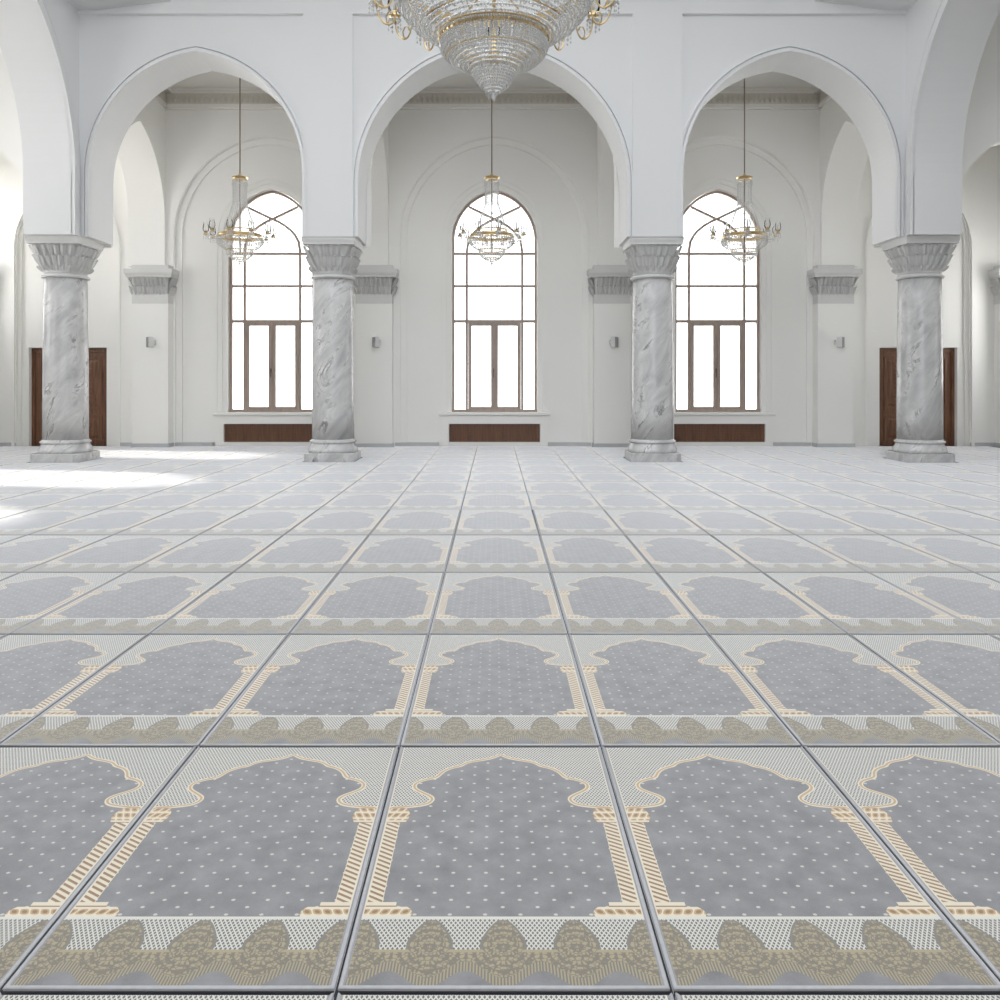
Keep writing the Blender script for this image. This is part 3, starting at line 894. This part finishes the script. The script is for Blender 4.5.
def make_small():
    t = empty('crystal_chandelier', (0,0,0))           # origin at the tip; local heights
    g_ = MB(); g_.tube([(0,0,1.62),(0,0,3.75)], .012, 8); g_.build('suspension_rod', M['rodmetal'], t)
    st = MB(); st.tube([(0,0,.2),(0,0,1.62)], .012, 8); st.lathe([(.012,.5),(.03,.52),(.035,.58),(.015,.62),(.012,.9),(.025,.93),(.012,.97)], 12)
    st.build('stem', M['rodmetal'], t)
    cp = MB(); cp.lathe([(.01,3.67),(.06,3.69),(.075,3.74),(.075,3.76)], 20); cp.build('ceiling_cup', M['gold'], t)
    k = MB(); ring_band(k,.12,1.575,.05,.02,32); ring_band(k,.135,1.60,.018,.02,32); k.lathe([(.02,1.60),(.05,1.62),(.025,1.65),(.012,1.68)],16)
    for j in range(6):
        th=2*PI*j/6; k.tube([(0,0,1.6),(.12*math.cos(th),.12*math.sin(th),1.59)],.006,5)
    k.build('crown', M['gold'], t)
    u = MB()
    tier(u,.125,1.55,.125,1.12,26,26,.0105,0)
    tier(u,.125,1.12,.29,.60,28,26,.0105,.0)
    swag(u,.14,1.55,8,.10,10,.009)
    stuff(u.build('upper_crystal_strands', M['crystal'], t))
    rg = MB(); ring_band(rg,.40,.51,.05,.015,48); ring_band(rg,.42,.475,.016,.02,48); ring_band(rg,.27,.62,.02,.012,36)
    for j in range(8):
        th=2*PI*j/8; rg.tube([(0,0,.52),(.40*math.cos(th),.40*math.sin(th),.50)],.008,5)
    rg.build('ring', M['gold'], t)
    lw = MB()
    tier(lw,.40,.47,.26,.25,48,13,.0125,.075)
    tier(lw,.24,.24,.15,.09,32,9,.0125,.035)
    tier(lw,.14,.09,.03,.03,16,6,.0115,.03)
    swag(lw,.42,.48,16,.07,8,.011)
    for j in range(28):
        th = 2*PI*j/28; lw.octa((.42*math.cos(th),.42*math.sin(th),.43),.012,.03)
    stuff(lw.build('lower_crystal_strands', M['crystal'], t))
    r2 = MB(); ring_band(r2,.25,.24,.016,.01,36); ring_band(r2,.12,.09,.014,.01,24); r2.build('lower_ring', M['gold'], t)
    pd = MB(); pd.lathe([(.002,-.045),(.022,-.02),(.026,0),(.018,.02),(.004,.03)],10,smooth=False); pd.build('pendant', M['crystal'], t)
    for j in range(10): candle_arm(t, 2*PI*(j+.5)/10, .40, .49, .60, .42, .52, 1.05, True, M['crystal'])
    return t
small0 = make_small()
YS = 15.30
G_CH = 'three crystal chandeliers hanging in the back aisle'
for k,(px,l) in enumerate(((240,'small clear crystal chandelier hanging on a thin rod before the left window'),
                        (491.8,'small clear crystal chandelier hanging on a thin rod before the middle window'),
                        (744.5,'small clear crystal chandelier hanging on a thin rod before the right window'))):
    o = small0 if k == 0 else copy_tree(small0)
    o.location = ((px-494.5)*YS/820, YS, 3.54); o.rotation_euler.z = k*.21
    tag(o, l, 'chandelier', G_CH)

def make_big():
    t = empty('grand_chandelier', (-.005,7.0,3.775))
    # local heights from the tip
    cr = MB()
    tier(cr,.205,.235,.012,.02,42,11,.0135,.035,1.2)
    tier(cr,.18,.22,.10,.10,24,8,.0135,.02,1.2)
    stuff(tag(cr.build('bottom_crystal_cone', M['crystal'], t)))
    c2 = MB()
    tier(c2,.475,.505,.225,.245,104,14,.0135,.105,1.15)
    tier(c2,.455,.505,.215,.255,70,14,.013,.09,1.15)
    stuff(c2.build('middle_crystal_bowl', M['crystal'], t))
    c3 = MB()
    tier(c3,.88,1.00,.50,.515,140,20,.0145,.15,1.15)
    tier(c3,.86,1.00,.49,.525,90,20,.014,.13,1.15)
    tier(c3,.93,1.04,.90,.86,80,8,.014,.0,1.3)
    stuff(c3.build('upper_crystal_bowl', M['crystal'], t))
    c4 = MB()
    tier(c4,.90,1.05,.30,2.3,64,46,.014,-.16,1.15)
    tier(c4,.30,2.3,.42,2.62,40,12,.014,.04,1.15)
    stuff(c4.build('canopy_strands', M['crystal'], t))
    g1 = MB(); ring_band(g1,.485,.51,.055,.02,64); ring_band(g1,.50,.535,.018,.02,64); ring_band(g1,.22,.245,.016,.012,40); ring_band(g1,.43,.36,.008,.008,48)
    for j in range(12):
        th=2*PI*j/12; g1.tube([(.20*math.cos(th),.20*math.sin(th),.25),(.38*math.cos(th),.38*math.sin(th),.33),(.47*math.cos(th),.47*math.sin(th),.50)],.004,5)
    for j in range(48):
        th=2*PI*j/48; g1.octa((.497*math.cos(th),.497*math.sin(th),.50),.012,.022)
    g1.build('lower_gilt_ring', M['gold'], t)
    g2 = MB(); ring_band(g2,.90,1.03,.07,.03,72); ring_band(g2,.93,1.07,.025,.03,72)
    for j in range(16):
        th=2*PI*j/16; g2.tube([(.49*math.cos(th),.49*math.sin(th),.53),(.70*math.cos(th),.70*math.sin(th),.67),(.86*math.cos(th),.86*math.sin(th),1.02)],.005,5)
        g2.tube([(0,0,1.03),(.9*math.cos(th),.9*math.sin(th),1.03)],.010,5)
    g2.build('upper_gilt_ring', M['gold'], t)
    s = MB(); s.tube([(0,0,.06),(0,0,6.28)], .018, 10); s.lathe([(.02,.28),(.05,.31),(.06,.36),(.03,.42),(.02,.6)],16)
    s.build('stem', M['gold'], t)
    c = MB(); ring_band(c,.42,2.64,.06,.03,40); ring_band(c,.30,2.30,.04,.02,40); c.lathe([(.3,2.64),(.2,2.75),(.06,2.85),(.02,2.95)],24)
    for j in range(8):
        th=2*PI*j/8; c.tube([(0,0,2.64),(.42*math.cos(th),.42*math.sin(th),2.64)],.010,5)
    c.build('crown', M['gold'], t)
    pd = MB()
    for k in range(14): pd.octa((random.uniform(-.05,.05),random.uniform(-.05,.05),.02+random.uniform(-.0,.04)),.018,.024)
    pd.lathe([(.002,-.03),(.022,-.012),(.026,.004),(.018,.02),(.004,.03)],10,smooth=False); pd.build('pendant', M['crystal'], t)
    t.scale = (.94,.94,.97)
    for j in range(18): candle_arm(t, 2*PI*(j+.5)/18, .90, 1.00, 1.12, .74, .94, 1.3)
    return tag(t, 'huge crystal chandelier with gilt rings, cut off by the top picture edge', 'chandelier')
make_big()

# ------------------------------------------------------------------ light, world, camera
w = bpy.data.worlds.new('sky'); scene.world = w; w.use_nodes = True
nt = w.node_tree; bg = nt.nodes['Background']

wtc = nt.nodes.new('ShaderNodeTexCoord'); wsep = nt.nodes.new('ShaderNodeSeparateXYZ'); wr = nt.nodes.new('ShaderNodeMapRange')
nt.links.new(wtc.outputs['Generated'], wsep.inputs[0]); nt.links.new(wsep.outputs[2], wr.inputs['Value'])
wr.inputs['From Min'].default_value = -.12; wr.inputs['From Max'].default_value = .06
wmx = nt.nodes.new('ShaderNodeMix'); wmx.data_type = 'RGBA'
nt.links.new(wr.outputs[0], wmx.inputs[0])
wmx.inputs[6].default_value = (7.2,7.1,6.85,1)      # bright lower half, added to lift the aisle ceilings and upper walls
wmx.inputs[7].default_value = (2.7,2.75,2.82,1)     # hazy sky
nt.links.new(wmx.outputs[2], bg.inputs[0]); bg.inputs[1].default_value = 1.0
def lamp(name, kind, loc, rot, energy, color, size=None, size_y=None):
    d = bpy.data.lights.new(name, kind); d.energy = energy; d.color = color
    if kind == 'AREA':
        d.shape = 'RECTANGLE'; d.size = size; d.size_y = size_y
    o = bpy.data.objects.new(name, d); COL.objects.link(o); o.location = loc; o.rotation_euler = rot; return o
# sun through the left-hand windows
elev, az = math.radians(36.5), math.atan2(-1.25, 7.05)
d = Vector((math.cos(elev)*math.cos(az), math.cos(elev)*math.sin(az), -math.sin(elev)))
sun = lamp('sun', 'SUN', (-20,14,12), d.to_track_quat('-Z','Y').to_euler(), 7.0, (1,.96,.90)); sun.data.angle = math.radians(2.6)
# daylight falling from the dome over the nave
dl = lamp('dome_light', 'AREA', (0,4.6,9.9), (0,0,0), 720, (.92,.96,1), 9, 10); dl.data.spread = math.radians(165)
# fill lamp added behind the viewer to brighten the walls facing it
lamp('rear_fill_light', 'AREA', (0,-8,4.6), (math.radians(96),0,0), 560, (.95,.975,1), 12, 7.5)

cam = bpy.data.cameras.new('camera'); co = bpy.data.objects.new('camera', cam); COL.objects.link(co)
co.location = (0,0,1.35+TH); co.rotation_euler = (PI/2,0,0)
cam.sensor_width = 36; cam.lens = 36*.820; cam.shift_x = .0055; cam.shift_y = -.120
cam.clip_start = .05; cam.clip_end = 200
scene.camera = co
scene.view_settings.view_transform = 'Standard'; scene.view_settings.look = 'None'
scene.view_settings.exposure = 0.13
scene.cycles.max_bounces = 10; scene.cycles.diffuse_bounces = 8; scene.cycles.transparent_max_bounces = 16
